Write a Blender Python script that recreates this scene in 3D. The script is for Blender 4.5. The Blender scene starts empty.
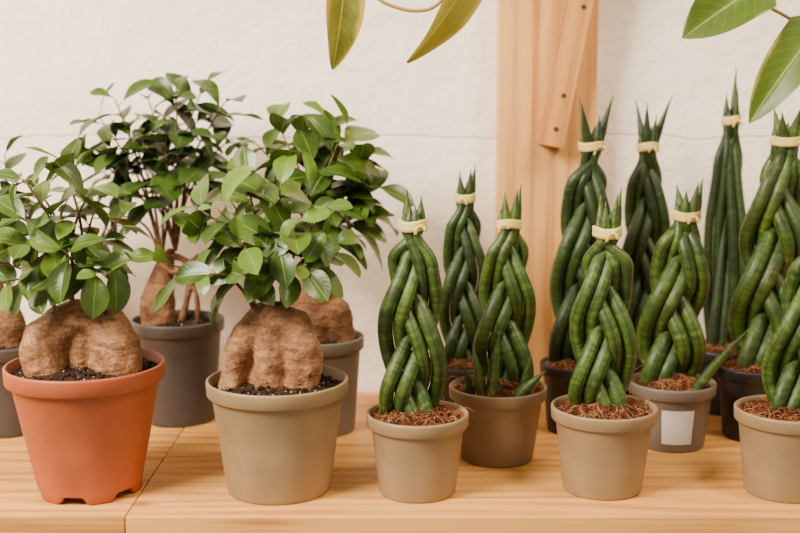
import bpy, math, random
from mathutils import Vector, Matrix, noise
R = random.Random(7)
scene = bpy.context.scene
COL = scene.collection

def lin(c):
    out=[]
    for v in c:
        v=v/255.0
        out.append(v/12.92 if v<=0.04045 else ((v+0.055)/1.055)**2.4)
    return (out[0],out[1],out[2],1.0)

# ------------------------------------------------------------------ materials
class NT:
    def __init__(s,name):
        s.m=bpy.data.materials.new(name); s.m.use_nodes=True
        s.t=s.m.node_tree; s.t.nodes.clear()
        s.out=s.n('ShaderNodeOutputMaterial'); s.b=s.n('ShaderNodeBsdfPrincipled')
        s.l(s.b.outputs[0],s.out.inputs[0])
    def n(s,typ,**kw):
        n=s.t.nodes.new(typ)
        for k,v in kw.items(): setattr(n,k,v)
        return n
    def l(s,a,b): s.t.links.new(a,b)
    def _in(s,sock,v):
        if v is None: return
        if hasattr(v,'is_linked') or hasattr(v,'links'): s.l(v,sock)
        else: sock.default_value=v
    def math(s,op,a,b=None,c=None,clamp=False):
        n=s.n('ShaderNodeMath',operation=op,use_clamp=clamp)
        s._in(n.inputs[0],a); s._in(n.inputs[1],b); s._in(n.inputs[2],c)
        return n.outputs[0]
    def mix(s,f,a,b,typ='MIX'):
        n=s.n('ShaderNodeMix',data_type='RGBA',blend_type=typ)
        s._in(n.inputs[0],f); s._in(n.inputs[6],a); s._in(n.inputs[7],b)
        return n.outputs[2]
    def noise(s,vec,scale,detail=3,rough=.5,dist=0):
        n=s.n('ShaderNodeTexNoise'); n.inputs['Scale'].default_value=scale
        n.inputs['Detail'].default_value=detail; n.inputs['Roughness'].default_value=rough
        n.inputs['Distortion'].default_value=dist
        if vec is not None: s.l(vec,n.inputs['Vector'])
        return n.outputs[0]
    def ramp(s,f,stops):
        n=s.n('ShaderNodeValToRGB'); s._in(n.inputs[0],f)
        e=n.color_ramp.elements
        while len(e)<len(stops): e.new(.5)
        for i,(p,c) in enumerate(stops): e[i].position=p; e[i].color=c
        return n.outputs[0]
    def mapr(s,f,a,b,c,d):
        n=s.n('ShaderNodeMapRange'); s._in(n.inputs[0],f)
        for i,v in enumerate((a,b,c,d)): n.inputs[i+1].default_value=v
        return n.outputs[0]
    def coords(s,kind='Object'):
        return s.n('ShaderNodeTexCoord').outputs[kind]
    def mapping(s,vec,scale,loc=(0,0,0)):
        n=s.n('ShaderNodeMapping'); s.l(vec,n.inputs[0]); n.inputs['Scale'].default_value=scale
        n.inputs['Location'].default_value=loc
        return n.outputs[0]
    def sep(s,vec):
        n=s.n('ShaderNodeSeparateXYZ'); s.l(vec,n.inputs[0]); return n.outputs
    def comb(s,x,y,z):
        n=s.n('ShaderNodeCombineXYZ'); s._in(n.inputs[0],x); s._in(n.inputs[1],y); s._in(n.inputs[2],z); return n.outputs[0]
    def bump(s,h,strength=.3,dist=.001):
        n=s.n('ShaderNodeBump'); n.inputs['Strength'].default_value=strength
        n.inputs['Distance'].default_value=dist; s.l(h,n.inputs['Height'])
        s.l(n.outputs[0],s.b.inputs['Normal'])
    def col(s,c): s._in(s.b.inputs['Base Color'],c)
    def rough(s,r): s._in(s.b.inputs['Roughness'],r)
    def spec(s,r): s.b.inputs['Specular IOR Level'].default_value=r

def m_plastic(name,c,rough=.45,dust=.12):
    k=NT(name); co=k.coords()
    n=k.noise(k.mapping(co,(1,1,1)),25,4)
    n2=k.noise(co,350,2)
    a=lin(c); b=lin([min(255,v*1.06+4) for v in c])
    k.col(k.mix(k.mapr(n,.4,.75,0,1),a,b)); k.rough(k.mapr(n,.3,.7,rough-.04,rough+.08))
    k.bump(n2,.10,.0004); return k.m

def m_soil(name,cols):
    k=NT(name); co=k.coords()
    n=k.noise(co,160,6,.7)
    k.col(k.ramp(n,[(.3,lin(cols[0])),(.5,lin(cols[1])),(.72,lin(cols[2]))])); k.rough(.95); k.spec(.15)
    k.bump(n,.9,.003); return k.m

def m_plain(name,c,rough=.8,c2=None,scale=200):
    k=NT(name)
    if c2: k.col(k.mix(k.mapr(k.noise(k.coords(),scale,3),.35,.65,0,1),lin(c),lin(c2)))
    else: k.col(lin(c))
    k.rough(rough); k.spec(.3); return k.m

def m_fibre():
    k=NT('coir_fibre'); at=k.n('ShaderNodeAttribute',attribute_name='tint')
    k.col(k.ramp(at.outputs['Fac'],[(0,lin((54,26,13))),(.55,lin((110,60,34))),(1,lin((176,124,84)))])); k.rough(.85); k.spec(.2); return k.m

def m_stalk(name,dark,mid,light):
    k=NT(name); uv=k.n('ShaderNodeUVMap').outputs[0]; s=k.sep(uv)
    u,v=s[0],s[1]
    at=k.n('ShaderNodeAttribute',attribute_name='tint'); tint=at.outputs['Fac']
    t9=k.math('MULTIPLY',tint,37.0)
    cu=k.math('COSINE',k.math('MULTIPLY',u,2*math.pi)); su=k.math('SINE',k.math('MULTIPLY',u,2*math.pi))
    wob=k.noise(k.comb(cu,su,k.math('MULTIPLY',v,20)),1.0,2)
    nb=k.noise(k.comb(k.math('MULTIPLY',cu,.8),t9,k.math('ADD',k.math('MULTIPLY',v,200),k.math('MULTIPLY',wob,3.0))),1.0,3,.65)
    nl=k.noise(k.comb(k.math('MULTIPLY',cu,.8),k.math('MULTIPLY',su,.8),k.math('ADD',k.math('MULTIPLY',v,9),t9)),1.0,2)
    c=k.mix(k.mapr(nl,.35,.7,0,1),lin(mid),lin(light))
    c=k.mix(k.mapr(nb,.44,.62,0,.58),c,lin(dark))
    c=k.mix(k.mapr(nb,.30,.42,.28,0),c,lin([min(255,x*1.35+18) for x in light]))
    g=k.math('SINE',k.math('MULTIPLY',u,2*math.pi*6))
    gl=k.mapr(g,.75,1.0,0,.6)
    c=k.mix(gl,c,lin(dark))
    hs=k.n('ShaderNodeHueSaturation'); k.l(c,hs.inputs['Color']); k.l(k.mapr(tint,0,1,.75,1.15),hs.inputs['Value'])
    k.col(hs.outputs[0]); k.rough(.45); k.spec(.45)
    k.bump(k.math('SUBTRACT',k.math('MULTIPLY',nb,.25),gl),.4,.0009)
    return k.m

def m_leaf(name,dark,light,rib,rough=.33,trans=.18,edge=None,eth=.60):
    k=NT(name); uv=k.n('ShaderNodeUVMap').outputs[0]; s=k.sep(uv); u,v=s[0],s[1]
    at=k.n('ShaderNodeAttribute',attribute_name='tint'); tint=at.outputs['Fac']
    c=k.mix(tint,lin(dark),lin(light))
    n=k.noise(k.coords(),60,2); c=k.mix(k.mapr(n,.35,.7,0,.3),c,lin(light))
    av=k.math('ABSOLUTE',k.math('SUBTRACT',v,.5))
    if edge:
        e=k.noise(k.comb(k.math('MULTIPLY',u,2),k.math('MULTIPLY',v,2.5),k.math('MULTIPLY',tint,9)),1.0,2,.5)
        e=k.math('ADD',k.math('MULTIPLY',e,.6),k.math('MULTIPLY',av,1.0))
        c=k.mix(k.mapr(e,eth,eth+.13,0,1),c,lin(edge))
    vein=k.math('SINE',k.math('MULTIPLY',k.math('SUBTRACT',u,k.math('MULTIPLY',av,.5)),2*math.pi*9))
    c=k.mix(k.mapr(vein,.85,1,0,.12),c,lin(rib))
    c=k.mix(k.mapr(av,.012,.03,.7,0),c,lin(rib))
    k.col(c); k.rough(rough); k.spec(.5)
    k.bump(k.math('SUBTRACT',k.mapr(vein,.7,1,0,-.4),k.mapr(av,0,.04,1,0)),.3,.0006)
    tr=k.n('ShaderNodeBsdfTranslucent'); k.l(c,tr.inputs[0])
    mx=k.n('ShaderNodeMixShader'); mx.inputs[0].default_value=trans
    k.l(k.b.outputs[0],mx.inputs[1]); k.l(tr.outputs[0],mx.inputs[2]); k.l(mx.outputs[0],k.out.inputs[0])
    return k.m

def m_bark(name,a,b,c):
    k=NT(name); co=k.coords()
    w=k.noise(k.mapping(co,(22,22,130)),1,3,.55,.8)
    n=k.noise(co,30,6,.7); f=k.noise(co,260,4,.65)
    vo=k.n('ShaderNodeTexVoronoi'); vo.inputs['Scale'].default_value=85; k.l(co,vo.inputs['Vector'])
    vb=k.n('ShaderNodeTexVoronoi'); vb.inputs['Scale'].default_value=130; k.l(co,vb.inputs['Vector'])
    cc=k.ramp(k.math('ADD',k.math('MULTIPLY',w,.28),k.math('ADD',k.math('MULTIPLY',n,.47),k.math('MULTIPLY',f,.25))),[(.37,lin(a)),(.5,lin(b)),(.63,lin(c))])
    spot=k.mapr(vo.outputs['Distance'],.05,.15,.65,0)
    cc=k.mix(spot,cc,lin(a))
    k.col(cc); k.rough(.66); k.spec(.3)
    knob=k.mapr(vb.outputs['Distance'],0,.5,1,0)
    k.bump(k.math('ADD',k.math('ADD',k.math('MULTIPLY',w,.8),k.math('MULTIPLY',n,.7)),k.math('ADD',k.math('ADD',k.math('MULTIPLY',f,.6),k.math('MULTIPLY',knob,.3)),spot)),.8,.0026)
    return k.m

def m_wood(name,axis,stave,base,dark,knots=True,seed=0.0,ringamt=.35,warpamt=1.6,ringfreq=22.0,mid=None):
    """pine; grain runs along `axis`; optional glued staves of width `stave`"""
    k=NT(name); co=k.coords('Object'); s=k.sep(co)
    L={'X':s[0],'Z':s[2]}[axis]; A=s[1] if axis=='X' else s[0]; B=s[2] if axis=='X' else s[1]
    if stave:
        q=k.math('DIVIDE',A,stave); fl=k.math('FLOOR',q); fr=k.math('FRACT',q)
        wn=k.n('ShaderNodeTexWhiteNoise',noise_dimensions='1D'); k.l(k.math('ADD',fl,seed),wn.inputs['W']); rnd=wn.outputs[0]
        L2=k.math('ADD',L,k.math('MULTIPLY',rnd,5.0))
    else:
        rnd=None; L2=k.math('ADD',L,seed); fr=None
    v1=k.comb(k.math('MULTIPLY',L2,2.2),k.math('MULTIPLY',A,60),k.math('MULTIPLY',B,60))
    warp=k.noise(k.comb(k.math('MULTIPLY',L2,1.6),k.math('MULTIPLY',A,5),k.math('MULTIPLY',B,5)),1,2)
    ring=k.math('SINE',k.math('MULTIPLY',k.math('ADD',k.math('MULTIPLY',A,11.0),k.math('MULTIPLY',warp,warpamt)),ringfreq))
    g=k.noise(v1,1.0,5,.65)
    fine=k.noise(k.comb(k.math('MULTIPLY',L2,9),k.math('MULTIPLY',A,420),k.math('MULTIPLY',B,420)),1,2)
    f=k.math('ADD',k.math('MULTIPLY',k.mapr(ring,-1,1,0,1),ringamt),k.math('ADD',k.math('MULTIPLY',g,.80-ringamt),k.math('MULTIPLY',fine,.25)))
    c=k.ramp(f,[(.32,lin(dark)),(.52,lin(base)),(.72,lin([min(255,x*1.07) for x in base]))])
    if rnd is not None:
        hs=k.n('ShaderNodeHueSaturation'); k.l(c,hs.inputs['Color']); k.l(k.mapr(rnd,0,1,.88,1.05),hs.inputs['Value']); c=hs.outputs[0]
        c=k.mix(k.mapr(fr,0,.02,.3,0),c,lin([x*.5 for x in dark]))
    if knots:
        vo=k.n('ShaderNodeTexVoronoi'); vo.inputs['Scale'].default_value=1
        k.l(k.comb(k.math('MULTIPLY',L2,4.5),k.math('MULTIPLY',A,9),0.0),vo.inputs['Vector'])
        c=k.mix(k.mapr(vo.outputs['Distance'],.05,.12,.75,0),c,lin((140,80,34)))
    k.col(c); k.rough(.5); k.spec(.3); k.bump(f,.12,.0006)
    return k.m

def m_wall():
    k=NT('plaster_wall_paint'); co=k.coords('Object'); s=k.sep(co)
    big=k.noise(co,3.5,4,.6); mid=k.noise(co,16,5,.6); fine=k.noise(co,120,3)
    c=k.mix(k.mapr(big,.35,.7,0,1),lin((251,243,230)),lin((244,231,212)))
    k.col(c); k.rough(.8); k.spec(.25)
    wob=k.math('MULTIPLY',k.math('SUBTRACT',k.noise(k.mapping(co,(6,1,0)),1,3),.5),.03)
    d=k.math('ABSOLUTE',k.math('SUBTRACT',s[2],k.math('ADD',wob,.398)))
    crack=k.mapr(d,0,.002,-.5,0)
    k.bump(k.math('ADD',k.math('ADD',k.math('MULTIPLY',mid,1.6),k.math('MULTIPLY',fine,.25)),crack),.6,.008)
    return k.m

M=dict(
 terra=m_plastic('terracotta_plastic',(158,78,42),.5),
 taupe=m_plastic('taupe_plastic',(134,111,79),.5),
 taupe2=m_plastic('taupe_plastic_rear',(118,99,72),.5),
 grey=m_plastic('grey_plastic',(102,92,82),.5),
 dgrey=m_plastic('dark_grey_plastic',(62,56,54),.5),
 black=m_plastic('black_plastic',(30,27,28),.45),
 soil=m_soil('potting_soil',[(20,13,9),(46,30,20),(78,54,36)]),
 coir=m_soil('coir_soil',[(32,16,9),(72,38,22),(108,64,38)]),
 perl=m_plain('perlite',(205,195,180),.9),
 fib=m_fibre(),
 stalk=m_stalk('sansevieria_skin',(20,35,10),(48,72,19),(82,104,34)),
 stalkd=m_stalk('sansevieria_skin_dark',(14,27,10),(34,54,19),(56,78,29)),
 tip=m_plain('dry_tip',(150,110,65),.8),
 raffia=m_plain('raffia_paper',(204,180,96),.65,(216,196,120),90),
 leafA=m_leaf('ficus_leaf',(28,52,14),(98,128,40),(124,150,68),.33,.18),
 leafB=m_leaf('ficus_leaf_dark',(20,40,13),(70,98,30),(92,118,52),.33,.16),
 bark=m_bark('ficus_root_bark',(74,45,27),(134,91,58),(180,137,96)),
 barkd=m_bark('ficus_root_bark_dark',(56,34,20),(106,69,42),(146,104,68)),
 twig=m_plain('twig_bark',(100,72,44),.75,(136,106,72),120),
 pothos=m_leaf('pothos_leaf',(58,84,22),(100,122,34),(150,160,74),.42,.3,(176,164,76),.74),
 pothosy=m_leaf('pothos_leaf_yellow',(78,94,26),(162,148,48),(190,176,84),.42,.35,(184,156,62),.62),
 vine=m_plain('pothos_vine',(168,110,68),.5,(140,130,56),20),
 shelf=m_wood('pine_shelf_wood','X',.052,(216,158,86),(178,114,52),True,0.0,.15,1.2),
 shelf2=m_wood('pine_shelf_wood_left','X',.052,(210,152,80),(172,108,48),True,7.0,.15,1.2),
 post=m_wood('pine_post_wood','Z',None,(214,160,96),(170,112,58),True,2.9,.16,.30,20.0),
 brace=m_wood('pine_brace_wood','Z',None,(198,141,78),(156,100,48),False,4.3,.2,.3),
 wall=m_wall(),
 floor=m_plain('concrete_floor',(150,138,124),.8,(130,120,108),6),
 screw=m_plain('screw_metal',(60,52,44),.4),
 label=m_plain('paper_label',(205,200,196),.6),
)

# ------------------------------------------------------------------ mesh builder
class MB:
    def __init__(s): s.v=[];s.f=[];s.uv=[];s.mi=[];s.ti=[];s.mats=[]
    def mat(s,m):
        if m not in s.mats: s.mats.append(m)
        return s.mats.index(m)
    def face(s,idx,uvs,mi,t): s.f.append(idx);s.uv.append(uvs);s.mi.append(mi);s.ti.append(t)
    def build(s,name,parent=None,smooth=True,loc=(0,0,0)):
        me=bpy.data.meshes.new(name); me.from_pydata([tuple(p) for p in s.v],[],s.f)
        for m in s.mats: me.materials.append(m)
        uvl=me.uv_layers.new(name='UVMap'); at=me.attributes.new('tint','FLOAT','FACE')
        li=0
        for i,p in enumerate(me.polygons):
            p.material_index=s.mi[i]; p.use_smooth=smooth; at.data[i].value=s.ti[i]
            for q in s.uv[i]:
                uvl.data[li].uv=q; li+=1
        me.update()
        ob=bpy.data.objects.new(name,me); COL.objects.link(ob); ob.location=loc
        if parent: ob.parent=parent
        return ob
    def tube(s,pts,rad,seg,m,t=.5,capend=True,flat=1.0):
        mi=s.mat(m); n=len(pts); pts=[Vector(p) for p in pts]
        T=[(pts[min(i+1,n-1)]-pts[max(i-1,0)]).normalized() for i in range(n)]
        ref=Vector((0,-1,0)) if abs(T[0].y)<.9 else Vector((1,0,0))
        N=(ref-T[0]*ref.dot(T[0])).normalized(); base=len(s.v); L=0; Ls=[]
        for i in range(n):
            if i: N=(N-T[i]*N.dot(T[i])).normalized(); L+=(pts[i]-pts[i-1]).length
            Ls.append(L); Bn=T[i].cross(N)
            for j in range(seg):
                a=2*math.pi*j/seg
                s.v.append(pts[i]+(N*math.cos(a)*flat+Bn*math.sin(a))*rad[i])
        for i in range(n-1):
            for j in range(seg):
                j2=(j+1)%seg; a=base+i*seg
                s.face((a+j,a+j2,a+seg+j2,a+seg+j),[(j/seg,Ls[i]),((j+1)/seg,Ls[i]),((j+1)/seg,Ls[i+1]),(j/seg,Ls[i+1])],mi,t)
        if capend:
            s.face(tuple(base+seg-1-j for j in range(seg)),[(0,0)]*seg,mi,t)
            s.face(tuple(base+(n-1)*seg+j for j in range(seg)),[(0,L)]*seg,mi,t)
    def lathe(s,prof,seg,m,closed_bottom=True,zfun=None,rfun=None,c=(0,0,0)):
        mi=s.mat(m); base=len(s.v)
        for i,(r,z) in enumerate(prof):
            for j in range(seg):
                a=2*math.pi*j/seg
                zz=zfun(i,a,z) if zfun else z; rr=rfun(i,a,r) if rfun else r
                s.v.append(Vector((c[0]+rr*math.cos(a),c[1]+rr*math.sin(a),c[2]+zz)))
        for i in range(len(prof)-1):
            for j in range(seg):
                j2=(j+1)%seg; a=base+i*seg
                s.face((a+j,a+j2,a+seg+j2,a+seg+j),[(j/seg,0)]*4,mi,.5)
    def leaf(s,base,d,up,L,W,m,t=.5,bend=.25,fold=.18,kind='ficus',nu=9,nv=4,twist=0):
        mi=s.mat(m); d=d.normalized(); up=(up-d*up.dot(d))
        if up.length<1e-4: up=Vector((0,0,1)).cross(d)+Vector((.01,0,0))
        up.normalize(); side=d.cross(up); b0=len(s.v)
        P=Vector(base); ang=0
        for i in range(nu+1):
            x=i/nu
            if kind=='ficus': w=math.sin(math.pi*x**1.08)**.72 if 0<x<1 else 0
            elif kind=='narrow': w=(math.sin(math.pi*x**1.3))**.8 if 0<x<1 else 0
            else: w=min(1,(x*7)**.5)*(math.cos(math.pi*.5*x**1.6))**.8 if x<1 else 0
            w=max(w,.03)*W*.5
            ang=bend*x*1.6; D=d*math.cos(ang)-up*math.sin(ang); U=up*math.cos(ang)+d*math.sin(ang)
            if i: P=P+D*(L/nu)
            tw=twist*x; S=side*math.cos(tw)+U*math.sin(tw); U2=U*math.cos(tw)-side*math.sin(tw)
            for j in range(nv+1):
                v=(j/nv-.5)*2
                wav=math.sin(x*9+v*2)*.03*W*abs(v)
                s.v.append(P+S*w*v+U2*(abs(v)*w*fold*2+wav))
        for i in range(nu):
            for j in range(nv):
                a=b0+i*(nv+1)+j
                s.face((a,a+1,a+nv+2,a+nv+1),[(i/nu,j/nv),(i/nu,(j+1)/nv),((i+1)/nu,(j+1)/nv),((i+1)/nu,j/nv)],mi,t)

def cinterp(x,xs,ys):
    if x<=xs[0]: return ys[0]
    for i in range(len(xs)-1):
        if x<=xs[i+1]:
            f=(x-xs[i])/(xs[i+1]-xs[i]); f=f*f*(3-2*f) ; return ys[i]*(1-f)+ys[i+1]*f
    return ys[-1]

def catmull(P,n):
    P=[Vector(p) for p in P]; Q=[P[0]*2-P[1]]+P+[P[-1]*2-P[-2]]; out=[]
    for i in range(1,len(Q)-2):
        for k in range(n):
            t=k/n; a,b,c,d=Q[i-1],Q[i],Q[i+1],Q[i+2]
            out.append(.5*((2*b)+(c-a)*t+(2*a-5*b+4*c-d)*t*t+(3*b-a-3*c+d)*t**3))
    out.append(P[-1]); return out

def empty(name,loc,rot=0):
    e=bpy.data.objects.new(name,None); COL.objects.link(e); e.location=loc; e.empty_display_size=.05
    e.rotation_euler=(0,0,rot); return e

# ------------------------------------------------------------------ pots
def pot(parent,Rr,rb,H,m,lip=.016,feet=False,label=False):
    mb=MB(); ov=.0045; rl=Rr-ov            # wall radius at top under lip
    zl=H-lip; rw=rb+(rl-rb)*(zl/H)
    prof=[(0.001,.004),(rb-.006,.004),(rb-.004,0.0),(rb-.001,0.0),(rb,.0015),(rb+(rw-rb)*.04,zl*.04),(rb+(rw-rb)*.5,zl*.5),(rw,zl-.001),
          (rw+.0006,zl),(Rr-.0022,zl+.0004),(Rr-.001,zl+.0018),(Rr-.0004,H-.003),(Rr-.0006,H-.001),(Rr-.0018,H),(Rr-.0032,H),(Rr-.0042,H-.001),
          (rl-.004,zl),(rb+(rl-rb)*.6-.003,H*.6)]
    zf=None
    if feet:
        prof=[(0.001,.011),(rb-.008,.011),(rb-.007,.0),(rb-.001,.0),(rb+.0005,.0015),(rb+.001,.011)]+[p for p in prof if p[1]>.012]
        def zf(i,a,z):
            if i in (2,3,4):
                g=(math.cos(a*6+.4)+.15)*8
                k=1/(1+math.exp(-g)); return z+(.0095-z)*(1-k) if z<.0095 else z
            return z
    mb.lathe(prof,96,m,zfun=zf)
    mb.build('pot',parent)
    if label:
        lb=MB(); mi=lb.mat(M['label']); n=10
        for i in range(n+1):
            a=math.radians(-90-24+48*i/n - 3)
            for z in (.012,.058):
                r=rb+(rw-rb)*(z/zl)+.0007; lb.v.append(Vector((r*math.cos(a),r*math.sin(a),z)))
        for i in range(n): lb.face((2*i,2*i+2,2*i+3,2*i+1),[(0,0)]*4,mi,.5)
        lb.build('paper_label',parent)

def soil(parent,Rr,H,kind,rnd):
    mb=MB(); rs=Rr-.0070; zs=H-(.009 if kind=='soil' else .0065); seg=40; rings=12
    m=M['soil'] if kind=='soil' else M['coir']; mi=mb.mat(m)
    off=Vector((rnd.random()*9,rnd.random()*9,0))
    mound=.007 if kind=='soil' else .008
    def hz(x,y):
        p=Vector((x*55,y*55,0))+off
        rr=(x*x+y*y)/(rs*rs)
        return zs+(noise.noise(p)*.004+noise.noise(p*3)*.0022)*(1-.6*rr)-.003*rr+mound*(1-rr)
    mb.v.append(Vector((0,0,hz(0,0))))
    for i in range(1,rings+1):
        r=rs*i/rings
        for j in range(seg):
            a=2*math.pi*j/seg; x,y=r*math.cos(a),r*math.sin(a); mb.v.append(Vector((x,y,hz(x,y))))
    for j in range(seg): mb.face((0,1+j,1+(j+1)%seg),[(0,0)]*3,mi,.5)
    for i in range(rings-1):
        for j in range(seg):
            a=1+i*seg; j2=(j+1)%seg; mb.face((a+j,a+seg+j,a+seg+j2,a+j2),[(0,0)]*4,mi,.5)
    def pebble(x,y,z,r,m):
        k=mb.mat(m); b=len(mb.v)
        dirs=[(1,0,0),(0,1,0),(-1,0,0),(0,-1,0),(0,0,1),(0,0,-1)]
        for d in dirs: mb.v.append(Vector((x,y,z))+Vector(d)*r*rnd.uniform(.6,1.3))
        for f in [(0,1,4),(1,2,4),(2,3,4),(3,0,4),(1,0,5),(2,1,5),(3,2,5),(0,3,5)]:
            mb.face(tuple(b+q for q in f),[(0,0)]*3,k,.5)
    if kind=='soil':
        for _ in range(480):
            a=rnd.random()*6.283; r=rs*math.sqrt(rnd.random())*.97; x,y=r*math.cos(a),r*math.sin(a)
            if rnd.random()<.3: pebble(x,y,hz(x,y)+.0005,rnd.uniform(.0005,.0012),M['perl'])
            else: pebble(x,y,hz(x,y)+.001,rnd.uniform(.0012,.0035),M['soil'])
    else:
        for _ in range(620):
            a=rnd.random()*6.283; r=rs*math.sqrt(rnd.random())*.97; x,y=r*math.cos(a),r*math.sin(a)
            th=rnd.random()*6.283; l=rnd.uniform(.008,.032); z=hz(x,y); pts=[]
            cv=rnd.uniform(-1.8,1.8); hh=rnd.uniform(.3,1); w=rnd.choice([.00028,.00035,.0005])
            for q in range(6):
                t=q/5; aa=th+cv*t
                xx=x+math.cos(aa)*l*t; yy=y+math.sin(aa)*l*t; rr=math.hypot(xx,yy)
                if rr>rs: xx*=rs/rr; yy*=rs/rr
                pts.append((xx,yy,hz(xx,yy)+.0008+.007*math.sin(math.pi*t)*hh))
            mb.tube(pts,[w]*6,4,M['fib'],rnd.random(),False)
        for _ in range(6):   # loose fibres curling over the rim
            a=rnd.random()*6.283; pts=[]
            l=rnd.uniform(.4,1)
            for q in range(6):
                t=q/5; r=rs-.01+t*.02*l+.002; pts.append((r*math.cos(a+t*.25),r*math.sin(a+t*.25),zs+.004+.014*math.sin(t*2.4)-(.004*t)))
            mb.tube(pts,[.0003]*6,4,M['fib'],.9,False)
    mb.build('soil',parent)
    return zs

# ------------------------------------------------------------------ braided sansevieria
def braid(parent,z0,ztie,ztop,width,m,rnd,phase=0,T=.25,base=(0,0),lean=(0,0),r0=.0090,twist=True,side=1,tie=True,rot=0,basew=.82,splay=.16,tiptall=None,topw=.42):
    mb=MB(); sc=width/.083; A=.0240*sc; Bd=.0138*sc; o=.0095*sc; r0=r0*sc
    H=ztie-z0; cr,sr=math.cos(rot),math.sin(rot)
    xs=[0,.22,.55,.80,1]; es=[basew,1.0,.95,.74,topw]; rs_=[1.0,1.04,1.0,.88,.66]
    nst=int(max(50,H/.0045))
    for k in range(3):
        for j in (-1,1):
            tint=rnd.random(); pts=[];rad=[]
            kk=2*math.pi*k/3; idx=k*2+(j+1)//2; ca=2*math.pi*idx/6+rnd.uniform(-.2,.2)
            jr=rnd.uniform(.92,1.05)
            for i in range(nst+1):
                f=i/nst; z=z0-.012+(H+.012)*f
                e=cinterp(f,xs,es); th=2*math.pi*(z-z0)/T+kk+phase
                if not twist: th=kk+phase+f*1.8
                x=A*e*math.sin(th); y=Bd*e*math.sin(2*th)*side
                dx=A*e*math.cos(th)*2*math.pi/T; nn=math.hypot(dx,1)
                x+=j*o*e*(1/nn); dz=-j*o*e*(dx/nn)
                if not twist: dz=0
                b=max(0,(f-.84)/.16); b=b*b*(3-2*b)
                cx,cy=.0094*sc*math.cos(ca),.0086*sc*math.sin(ca)
                x=x*(1-b)+cx*b; y=y*(1-b)+cy*b; dz*=(1-b)*min(1,f*6)
                lx=base[0]+lean[0]*f**1.3; ly=base[1]+lean[1]*f
                pts.append((lx+x*cr-y*sr,ly+x*sr+y*cr,z+dz)); rad.append(r0*jr*cinterp(f,xs,rs_))
            # free tip above the tie
            hf=[1.0,.45,.8,.35,.68,.9][idx] if tiptall is None else tiptall[idx]
            hl=(ztop-ztie)*hf
            px,py,pz=pts[-1]; ox,oy=math.cos(ca),math.sin(ca); r1=rad[-1]
            ax=(ox*cr-oy*sr); ay=(ox*sr+oy*cr)
            sp=rnd.uniform(.3,1.0)*splay
            for q in range(1,11):
                t=q/10; pts.append((px+ax*hl*sp*t**1.15,py+ay*hl*sp*t**1.15,pz+hl*t)); rad.append(max(.0007,r1*(1+.15*math.sin(math.pi*min(1,t*1.6)))*(1-t**1.8)))
            mb.tube(pts,rad,14,m,tint)
            mb.tube([pts[-2],pts[-1],(pts[-1][0],pts[-1][1],pts[-1][2]+.002)],[.0009,.0007,.0002],5,M['tip'])
    mb.build('braided_stalks',parent)
    if tie:
        tb=MB(); c=(base[0]+lean[0],base[1]+lean[1],ztie); rt=.0168*sc
        ph=rnd.random()*6
        tb.lathe([(rt-.003,-.0062),(rt,-.006),(rt+.0003,-.003),(rt+.0001,0),(rt+.0003,.003),(rt,.0056),(rt-.003,.0058)],36,M['raffia'],c=c,
                 zfun=lambda i,a,z:z+.0012*math.sin(a*2+ph),rfun=lambda i,a,r:r+.0005*math.sin(a*6+ph))
        ka=-math.pi/2+rnd.uniform(-.6,.8); kx=c[0]+(rt+.0005)*math.cos(ka); ky=c[1]+(rt+.0005)*math.sin(ka)
        tb.tube([(kx-.003,ky,c[2]+.001),(kx,ky-.0012,c[2]),(kx+.003,ky,c[2]-.001)],[.001,.0024,.001],8,M['raffia'])
        for sgn in (-1,1):
            l=rnd.uniform(.004,.016)
            tb.tube(catmull([(kx,ky-.001,c[2]),(kx+sgn*l*.4,ky-.003,c[2]-.002),(kx+sgn*l*.6,ky-.002,c[2]-.002-l*.6)],4),[.0020]*9,6,M['raffia'],flat=.2)
        tb.build('raffia_tie',parent)

def pups(parent,lst,m,rnd):
    mb=MB()
    for (b,t,r) in lst:
        b=Vector(b);t=Vector(t); mid=(b+t)/2+Vector((0,0,(t-b).length*.02))+Vector(((b.x-t.x)*.12,0,-abs(t.x-b.x)*.12))
        pts=catmull([b,mid,t],7); n=len(pts)
        mb.tube(pts,[max(.0005,r*(1-(i/(n-1))**2.2)) for i in range(n)],12,m,rnd.uniform(.8,1))
    mb.build('young_shoots',parent)

def sans(loc,Rr,rb,H,potm,ztie,ztop,width,m='stalk',seed=1,label=False,pup=None,lip=.016,**kw):
    rnd=random.Random(seed)
    e=empty('potted_braided_sansevieria',(loc[0],loc[1],0))
    pot(e,Rr,rb,H,M[potm],lip=lip,label=label); zs=soil(e,Rr,H,'coir',rnd)
    braid(e,zs,ztie,ztop,width,M[m],rnd,**kw)
    if pup: pups(e,pup,M[m],rnd)
    return e

sans((.0203,1.25),.0600,.0445,.095,'taupe',.313,.352,.080,seed=3,phase=.4,base=(-.007,0),lean=(.001,0),T=.30,tiptall=[.8,.3,1,.3,.5,.55],splay=.05)
sans((.2383,1.26),.0620,.0460,.100,'taupe',.304,.353,.080,seed=11,phase=2.3,base=(-.004,0),lean=(.002,0),T=.29,splay=.12)
sans((.4500,1.25),.0610,.0455,.100,'taupe',.300,.340,.080,seed=21,phase=1.1,base=(.004,0),lean=(.026,0),T=.30)
sans((.1244,1.374),.0625,.0455,.095,'taupe2',.300,.347,.078,seed=5,phase=3.6,base=(.008,.010),lean=(.004,0),T=.29,
     pup=[((-.024,-.032,.085),(-.034,-.038,.152),.0066),((-.012,-.036,.085),(-.002,-.042,.174),.0075),((-.005,-.034,.085),(-.018,-.038,.142),.006),
          ((-.035,-.02,.085),(-.046,-.028,.128),.0058),((.020,-.036,.088),(.054,-.044,.124),.0088),((.028,-.026,.085),(.038,-.032,.140),.006)])
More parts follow.
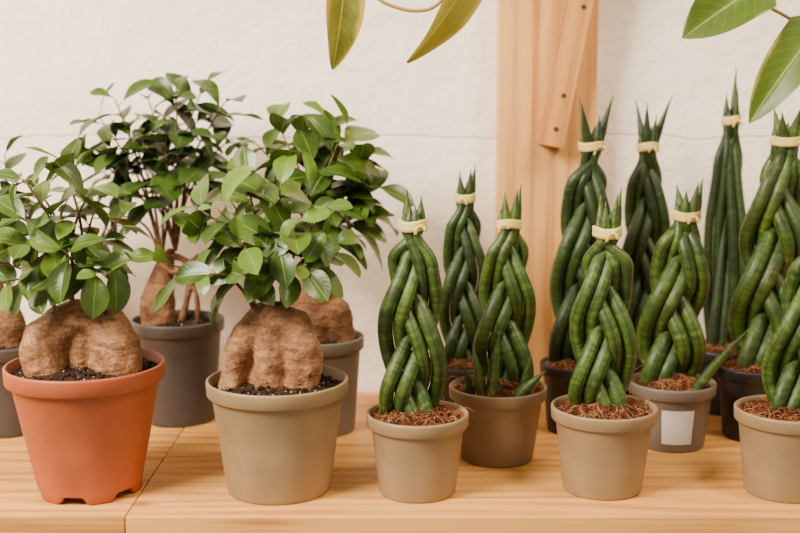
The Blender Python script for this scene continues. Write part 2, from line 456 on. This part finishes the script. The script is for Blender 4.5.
sans((.3600,1.433),.0580,.0440,.086,'grey',.305,.352,.090,m='stalk',seed=8,label=True,phase=5.1,base=(-.006,.004),lean=(.018,0),T=.30,splay=.3,
     pup=[((.022,-.032,.080),(.086,-.044,.166),.0075)])
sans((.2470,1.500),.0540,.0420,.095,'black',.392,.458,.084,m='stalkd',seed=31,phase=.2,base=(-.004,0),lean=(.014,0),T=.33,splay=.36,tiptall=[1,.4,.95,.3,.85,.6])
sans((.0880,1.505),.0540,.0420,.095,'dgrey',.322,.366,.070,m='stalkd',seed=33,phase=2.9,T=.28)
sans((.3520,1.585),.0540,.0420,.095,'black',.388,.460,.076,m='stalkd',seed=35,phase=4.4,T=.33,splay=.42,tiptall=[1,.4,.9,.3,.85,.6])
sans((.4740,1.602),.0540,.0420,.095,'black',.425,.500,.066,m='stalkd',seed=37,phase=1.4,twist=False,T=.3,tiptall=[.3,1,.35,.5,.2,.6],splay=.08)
sans((.4870,1.469),.0600,.0450,.100,'black',.400,.454,.098,m='stalk',seed=39,phase=3.1,base=(.004,0),lean=(.016,0),T=.34,splay=.36)

# ------------------------------------------------------------------ ficus ginseng
def blob_mesh(name,parent,spheres,m,vox=.0020,z0=0,seed=0):
    import bmesh
    bm=bmesh.new(); rr=random.Random(seed)
    for (x,y,z,r) in spheres:
        bmesh.ops.create_icosphere(bm,subdivisions=3,radius=r,matrix=Matrix.Translation((x,y,z+z0)))
    for _ in range(len(spheres)//3):   # small burls
        (x,y,z,r)=rr.choice(spheres); a=rr.random()*6.28; e=rr.uniform(-.6,1.0)
        q=rr.uniform(.2,.36)*r; d=r-q*.55
        bmesh.ops.create_icosphere(bm,subdivisions=2,radius=q,matrix=Matrix.Translation((x+d*math.cos(a)*math.cos(e),y+d*math.sin(a)*math.cos(e),z+z0+d*math.sin(e))))
    me=bpy.data.meshes.new(name); bm.to_mesh(me); bm.free(); me.materials.append(m)
    ob=bpy.data.objects.new(name,me); COL.objects.link(ob); ob.parent=parent
    rm=ob.modifiers.new('r','REMESH'); rm.mode='VOXEL'; rm.voxel_size=vox; rm.use_smooth_shade=True
    sm=ob.modifiers.new('s','SMOOTH'); sm.factor=.6; sm.iterations=5
    tx=bpy.data.textures.new('bark_lumps','CLOUDS'); tx.noise_scale=.024; tx.noise_depth=1; tx.noise_basis='ORIGINAL_PERLIN'
    dm=ob.modifiers.new('d','DISPLACE'); dm.texture=tx; dm.strength=.009; dm.mid_level=.5; dm.texture_coords='LOCAL'
    tx2=bpy.data.textures.new('bark_fine','CLOUDS'); tx2.noise_scale=.007; tx2.noise_depth=1
    dm=ob.modifiers.new('d2','DISPLACE'); dm.texture=tx2; dm.strength=.0014; dm.mid_level=.5; dm.texture_coords='LOCAL'
    sm=ob.modifiers.new('s2','SMOOTH'); sm.factor=.5; sm.iterations=1
    return ob

def chain(pts,n=7):
    """spheres interpolated along a chain of (x,y,z,r) in mm"""
    out=[]
    for i in range(len(pts)-1):
        a,b=pts[i],pts[i+1]
        for k in range(n):
            t=k/n; out.append(tuple((a[q]*(1-t)+b[q]*t)*.001 for q in range(4)))
    out.append(tuple(v*.001 for v in pts[-1])); return out

def foliage(parent,stems,tips,m,rnd,L=.044,W=.023,kind='ficus',nl=8,dens=.45,tmean=.35,droop=0.0):
    """stems: start points; tips: end points. leaves in a spiral along each branch"""
    mb=MB(); lf=MB()
    for tip in tips:
        tip=Vector(tip); st=Vector(min(stems,key=lambda s:(Vector(s)-tip).length+rnd.random()*.02))
        v=tip-st; mid=st+v*.5+Vector((-v.x*.18,-v.y*.18,abs(v.z)*.02+.012))+Vector([rnd.uniform(-.006,.006) for _ in range(3)])
        pts=catmull([st,mid,tip],8); n=len(pts)
        mb.tube(pts,[.0024*(1-.62*i/(n-1)) for i in range(n)],6,M['twig'])
        ph=rnd.random()*6.28
        cnt=nl+rnd.randint(-1,1)
        for q in range(cnt):
            t=dens+(1-dens)*(q/(cnt-1)) if cnt>1 else 1
            t=min(t,1); fi=t*(n-1); i=min(int(fi),n-2); p=pts[i].lerp(pts[i+1],fi-i); ax=(pts[i+1]-pts[i]).normalized()
            ph+=2.4+rnd.uniform(-.3,.3)
            a=Vector((0,0,1)).cross(ax); a=a.normalized() if a.length>.05 else Vector((1,0,0)); b=ax.cross(a)
            rad=a*math.cos(ph)+b*math.sin(ph)
            op=math.radians(80-34*((t-dens)/(1-dens+1e-6))+rnd.uniform(-10,10))
            d=ax*math.cos(op)+rad*math.sin(op)+Vector((0,0,rnd.uniform(-.25,.12)-droop))
            d.normalize()
            up=(ax-d*ax.dot(d))+Vector((0,0,.8))+Vector((0,-.35,0))
            s=rnd.uniform(.66,1.15)*(1-.25*max(0,t-.9)/.1)
            pe=p+d*.006
            mb.tube([p,p+d*.003,pe+d*.001],[.0008,.0007,.0006],5,m,.8,False)
            ti=min(1,max(0,rnd.gauss(tmean,.24)+(.25 if t>.93 else 0)))
            lf.leaf(pe,d,up,L*s,W*s*rnd.uniform(.85,1.1),m,ti,bend=rnd.uniform(.05,.6),fold=rnd.uniform(.04,.24),kind=kind,twist=rnd.uniform(-.6,.6))
    mb.build('branches',parent); lf.build('leaves',parent)

def ficus(loc,Rr,rb,H,potm,spheres,stems,tips,seed,bark='bark',leafm='leafA',feet=False,lip=.018,roots=None,**kw):
    rnd=random.Random(seed)
    e=empty('potted_ficus_ginseng',(loc[0],loc[1],0))
    pot(e,Rr,rb,H,M[potm],lip=lip,feet=feet); zs=soil(e,Rr,H,'soil',rnd)
    blob_mesh('swollen_root_trunk',e,spheres,M[bark],z0=zs,seed=seed)
    if roots:
        mb=MB()
        for r in roots:
            pts=catmull([(p[0],p[1],p[2]+zs) for p in r[0]],8); mb.tube(pts,[r[1]*(1+.15*math.sin(i*.7)) for i in range(len(pts))],9,M[bark])
        mb.build('aerial_roots',e)
    foliage(e,[(s[0],s[1],s[2]+zs) for s in stems],[(t[0],t[1],t[2]) for t in tips],M[leafm],rnd,**kw)
    return e

# front-left, terracotta pot: two heavy lobes, the left one curling under, below a common hump
sp=chain([(-8,2,60,22),(-26,-2,54,23),(-42,-6,40,25),(-46,-12,24,26),(-42,-18,6,23),(-38,-16,-2,18)])
sp+=chain([(-8,2,60,22),(10,2,62,23),(26,0,48,26),(36,-8,28,29),(40,-12,8,29),(36,-12,-4,24)])
sp+=chain([(0,6,50,22),(-4,4,26,20),(-4,6,0,20)])
tips=[(-.095,-.02,.275),(-.075,.01,.325),(-.05,-.03,.365),(-.02,.01,.385),(.02,-.02,.355),(.045,.01,.32),(.062,-.03,.275),
      (-.075,-.05,.255),(-.04,-.06,.30),(.0,-.06,.29),(-.06,.03,.36),(.01,.04,.335),(-.10,0,.315),(.035,-.05,.265),(-.055,-.05,.33)]
ficus((-.3646,1.258),.0915,.0590,.152,'terra',sp,[(-.012,0,.080),(.004,.004,.080),(-.03,0,.070)],tips,51,feet=True,lip=.020,L=.051,W=.031,nl=6,tmean=.42)

# front-middle, taupe pot: one hump, a slim left leg and a heavy, two-fold right lobe
sp=chain([(-18,2,78,19),(2,0,80,20),(18,-2,68,23),(28,-6,46,24),(30,-8,24,24),(26,-10,2,22)])
sp+=chain([(-18,2,78,19),(-32,0,62,19),(-42,-4,42,17),(-48,-8,20,15),(-54,-8,-4,15)])
sp+=chain([(-4,-6,62,20),(-6,-12,40,19),(-8,-16,18,18),(-6,-16,-2,19)])+chain([(-2,8,66,20),(-14,8,34,22),(-18,8,0,24)])
tips=[(-.085,-.02,.305),(-.115,-.03,.270),(-.06,-.04,.335),(-.03,-.01,.36),(.01,-.03,.355),(.055,-.03,.335),(.066,-.02,.290),
      (-.065,-.06,.265),(-.03,-.07,.30),(.01,-.07,.30),(.04,-.06,.275),(-.05,.03,.33),(.035,.04,.345),(.0,.03,.38),(-.09,-.01,.335),(.03,-.06,.32)]
ficus((-.1425,1.26),.0830,.0605,.133,'taupe',sp,[(-.010,0,.094),(.006,0,.095),(-.024,0,.088)],tips,52,L=.054,W=.033,nl=6,tmean=.42)

# rear-left, dark grey pot
sp=chain([(-26,0,-5,26),(-28,0,25,25),(-24,0,55,20),(-16,0,84,13),(-8,0,100,8)])
tips=[(-.115,-.02,.30),(-.12,0,.38),(-.10,0,.43),(-.07,-.03,.455),(-.03,0,.45),(.01,-.02,.46),(.045,0,.475),(.075,-.01,.45),(.08,0,.40),(.06,-.03,.37),
      (.03,.01,.42),(-.085,-.03,.39),(-.045,-.04,.40),(0,-.04,.41),(.03,-.05,.35),(-.10,.02,.35),(-.06,-.05,.34),(-.02,-.05,.35)]
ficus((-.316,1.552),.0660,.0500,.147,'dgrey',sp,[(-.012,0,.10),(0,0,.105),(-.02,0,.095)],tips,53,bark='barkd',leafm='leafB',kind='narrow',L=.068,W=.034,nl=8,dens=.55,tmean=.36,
      roots=[([(-.012,-.004,.10),(.012,-.008,.094),(.024,-.008,.075),(.016,-.006,.04),(.004,-.004,-.005)],.005),
             ([(-.01,-.01,.085),(.008,-.012,.07),(.028,-.01,.05),(.03,-.004,-.004)],.0036),([(-.02,-.01,.09),(.0,-.02,.078),(.02,-.016,.086),(.034,-.006,.10)],.004)])

# rear-middle, grey pot
sp=chain([(-10,0,-5,34),(-8,0,30,38),(-4,0,62,32),(0,0,92,20),(4,0,108,12)])+chain([(20,-6,40,26),(30,-8,5,22)])
tips=[(-.10,-.01,.36),(-.085,0,.40),(-.05,-.01,.42),(.015,0,.430),(.045,-.02,.415),(.065,0,.38),(.078,-.02,.34),(.075,0,.295),
      (.05,-.04,.345),(.0,-.05,.37),(-.06,-.03,.335),(.03,.03,.39),(-.02,.03,.40),(.05,-.03,.30),(.03,-.05,.395)]
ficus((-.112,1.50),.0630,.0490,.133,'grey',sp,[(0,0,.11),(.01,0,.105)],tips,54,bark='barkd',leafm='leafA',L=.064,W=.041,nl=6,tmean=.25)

# far left, cropped by the picture edge
sp=chain([(0,0,-5,28),(5,0,25,28),(0,0,55,20),(-5,0,75,12)])
tips=[(.02,-.02,.30),(.05,-.01,.33),(.04,-.03,.27),(-.03,0,.36),(-.06,-.02,.33),(.01,.01,.38),(-.05,-.03,.28),(0,-.04,.31),(-.09,0,.30)]
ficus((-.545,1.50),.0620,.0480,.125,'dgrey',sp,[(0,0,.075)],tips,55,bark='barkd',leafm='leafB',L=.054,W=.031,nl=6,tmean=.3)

# ------------------------------------------------------------------ room shell
def box(name,x0,x1,y0,y1,z0,z1,m,parent=None,bev=.0,rot=None):
    cx,cy,cz=(x0+x1)/2,(y0+y1)/2,(z0+z1)/2; hx,hy,hz=(x1-x0)/2,(y1-y0)/2,(z1-z0)/2
    v=[(sx*hx,sy*hy,sz*hz) for sx in(-1,1) for sy in(-1,1) for sz in(-1,1)]
    f=[(0,1,3,2),(4,6,7,5),(0,4,5,1),(2,3,7,6),(0,2,6,4),(1,5,7,3)]
    me=bpy.data.meshes.new(name); me.from_pydata(v,[],f); me.materials.append(m)
    ob=bpy.data.objects.new(name,me); COL.objects.link(ob); ob.location=(cx,cy,cz)
    if rot: ob.rotation_euler=rot
    if bev: b=ob.modifiers.new('bevel','BEVEL'); b.width=bev; b.segments=3
    if parent: ob.parent=parent
    return ob
WY=1.70
# wall: origin kept at world origin so material heights are metric
me=bpy.data.meshes.new('wall_back'); me.from_pydata([(-2.5,WY,-.9),(2.5,WY,-.9),(2.5,WY,1.8),(-2.5,WY,1.8),(-2.5,WY+.1,-.9),(2.5,WY+.1,-.9),(2.5,WY+.1,1.8),(-2.5,WY+.1,1.8)],[],
   [(0,1,2,3),(5,4,7,6),(4,0,3,7),(1,5,6,2),(3,2,6,7),(4,5,1,0)]); me.materials.append(M['wall'])
COL.objects.link(bpy.data.objects.new('wall_back',me))
box('floor',-2.5,2.5,-1.5,WY,-.95,-.9,M['floor'])
sh=empty('display_shelf',(0,0,0))
box('board_left',-1.6,-.3030,1.168,WY-.002,-.04,-.0004,M['shelf2'],sh,.0012)
box('board_right',-.3015,1.6,1.166,WY-.002,-.04,0,M['shelf'],sh,.0012)
for x in (-1.2,-.2,1.0): box('support_bracket',x-.02,x+.02,1.25,WY-.002,-.9,-.04,M['brace'],sh,.001)
box('wooden_post',.146,.290,1.655,WY-.001,0.0,1.7,M['post'],None,.002)
br=empty('diagonal_brace',(0,0,0))
box('brace_board',.2585-.0175,.2585+.0175,1.622,1.654,.383,.80,M['brace'],br,.0012,rot=(0,math.radians(10.5),0))
mb=MB()
def screw(x,y,z): mb.tube([(x,y,z),(x,y-.0012,z)],[.0035,.0033],12,M['screw'])
screw(.226,1.6215,.412); screw(.236,1.6215,.46); screw(.262,1.6215,.585)
mb.build('screws',br,False)
# upper shelf with trailing pothos (above the picture)
us=empty('upper_shelf',(0,0,0))
box('board',-1.2,1.2,1.47,1.654,.86,.88,M['brace'],us,.001)
box('wall_block',-1.0,-.95,1.654,WY-.001,.84,.88,M['brace'],us); box('wall_block',.95,1.0,1.654,WY-.001,.84,.88,M['brace'],us)

def pothos(x,vines,leaves,seed):
    rnd=random.Random(seed); e=empty('trailing_pothos',(x,1.56,.88))
    pot(e,.07,.05,.12,M['taupe']); soil(e,.07,.12,'soil',rnd)
    o=Vector((x,1.56,.88)); mb=MB(); lf=MB()
    for v in vines:
        pts=catmull([Vector(p)-o for p in v],8); mb.tube(pts,[.0022]*len(pts),7,M['vine'])
    for (b,t,up,W,m,ti,bend,tw) in leaves:
        b=Vector(b)-o; t=Vector(t)-o; d=t-b
        lf.leaf(b,d+Vector(up).normalized()*d.length*bend*.6,Vector(up),d.length*1.05,W,M[m],ti,bend=bend,fold=.22,kind='heart',nu=14,nv=6,twist=tw)
    for q in range(9):
        a=q*.7; b=Vector((.03*math.cos(a),.03*math.sin(a),.12)); d=Vector((math.cos(a),math.sin(a),.8))
        mb.tube([b-Vector((0,0,.02)),b+d*.05],[.002,.0015],6,M['vine']); lf.leaf(b+d*.05,d,Vector((0,0,1)),.085,.06,M['pothos'],.4,bend=.5,kind='heart')
    mb.build('vines',e); lf.build('leaves',e)
pothos(.0,[[(.0,1.53,.995),(-.01,1.44,1.01),(-.03,1.38,.85),(-.045,1.35,.62),(-.03,1.345,.576),(.0,1.345,.560),(.03,1.345,.558),(.05,1.345,.570),(.07,1.35,.60)],
           [(-.03,1.345,.576),(-.02,1.345,.585),(.02,1.345,.575),(.045,1.345,.60)],
           [(-.045,1.35,.62),(-.06,1.35,.60),(-.064,1.35,.588)]],
  [((-.066,1.35,.588),(-.078,1.34,.493),(.45,-1,0),.050,'pothosy',.12,.15,.2),
   ((.085,1.35,.600),(.016,1.34,.498),(.3,-.8,-.35),.050,'pothosy',.55,.30,.5),
   ((-.03,1.40,.85),(-.10,1.37,.77),(0,-1,.4),.07,'pothos',.4,.3,0)],61)
pothos(.50,[[(.5,1.53,.995),(.49,1.43,1.01),(.44,1.37,.85),(.41,1.35,.62),(.425,1.345,.572),(.455,1.345,.552),(.485,1.345,.535),(.53,1.345,.50)]],
  [((.430,1.345,.590),(.336,1.33,.530),(.1,-.95,.55),.074,'pothos',.2,.25,.1),
   ((.500,1.34,.545),(.416,1.33,.434),(-.5,-.85,.2),.060,'pothos',.35,.30,.3),
   ((.53,1.345,.50),(.56,1.34,.40),(0,-1,0),.07,'pothos',.4,.3,0)],62)

# ------------------------------------------------------------------ light
w=bpy.data.worlds.new('World'); scene.world=w; w.use_nodes=True
bg=w.node_tree.nodes['Background']; bg.inputs[0].default_value=(1.0,.89,.74,1); bg.inputs[1].default_value=.62
def area(name,loc,target,size,energy,color):
    l=bpy.data.lights.new(name,'AREA'); l.shape='RECTANGLE'; l.size=size[0]; l.size_y=size[1]; l.energy=energy; l.color=color
    o=bpy.data.objects.new(name,l); COL.objects.link(o); o.location=loc
    o.rotation_euler=(Vector(target)-Vector(loc)).to_track_quat('-Z','Y').to_euler(); return o
area('window_light',(-1.3,.25,1.45),(0,1.45,.2),(.7,.7),138,(1,.88,.71))
area('warm_fill_light',(.9,.7,1.7),(.3,1.6,.3),(.4,.4),34,(1,.81,.57))  # added warm fill from the upper right, stands for no real lamp

# ------------------------------------------------------------------ camera
cam=bpy.data.cameras.new('camera'); co=bpy.data.objects.new('camera',cam); COL.objects.link(co)
co.location=(0,0,.45); co.rotation_euler=(math.radians(90-8.4),0,0)
cam.lens=50; cam.sensor_width=36; cam.clip_start=.01
cam.dof.use_dof=True; cam.dof.focus_distance=1.27; cam.dof.aperture_fstop=3.5
scene.camera=co
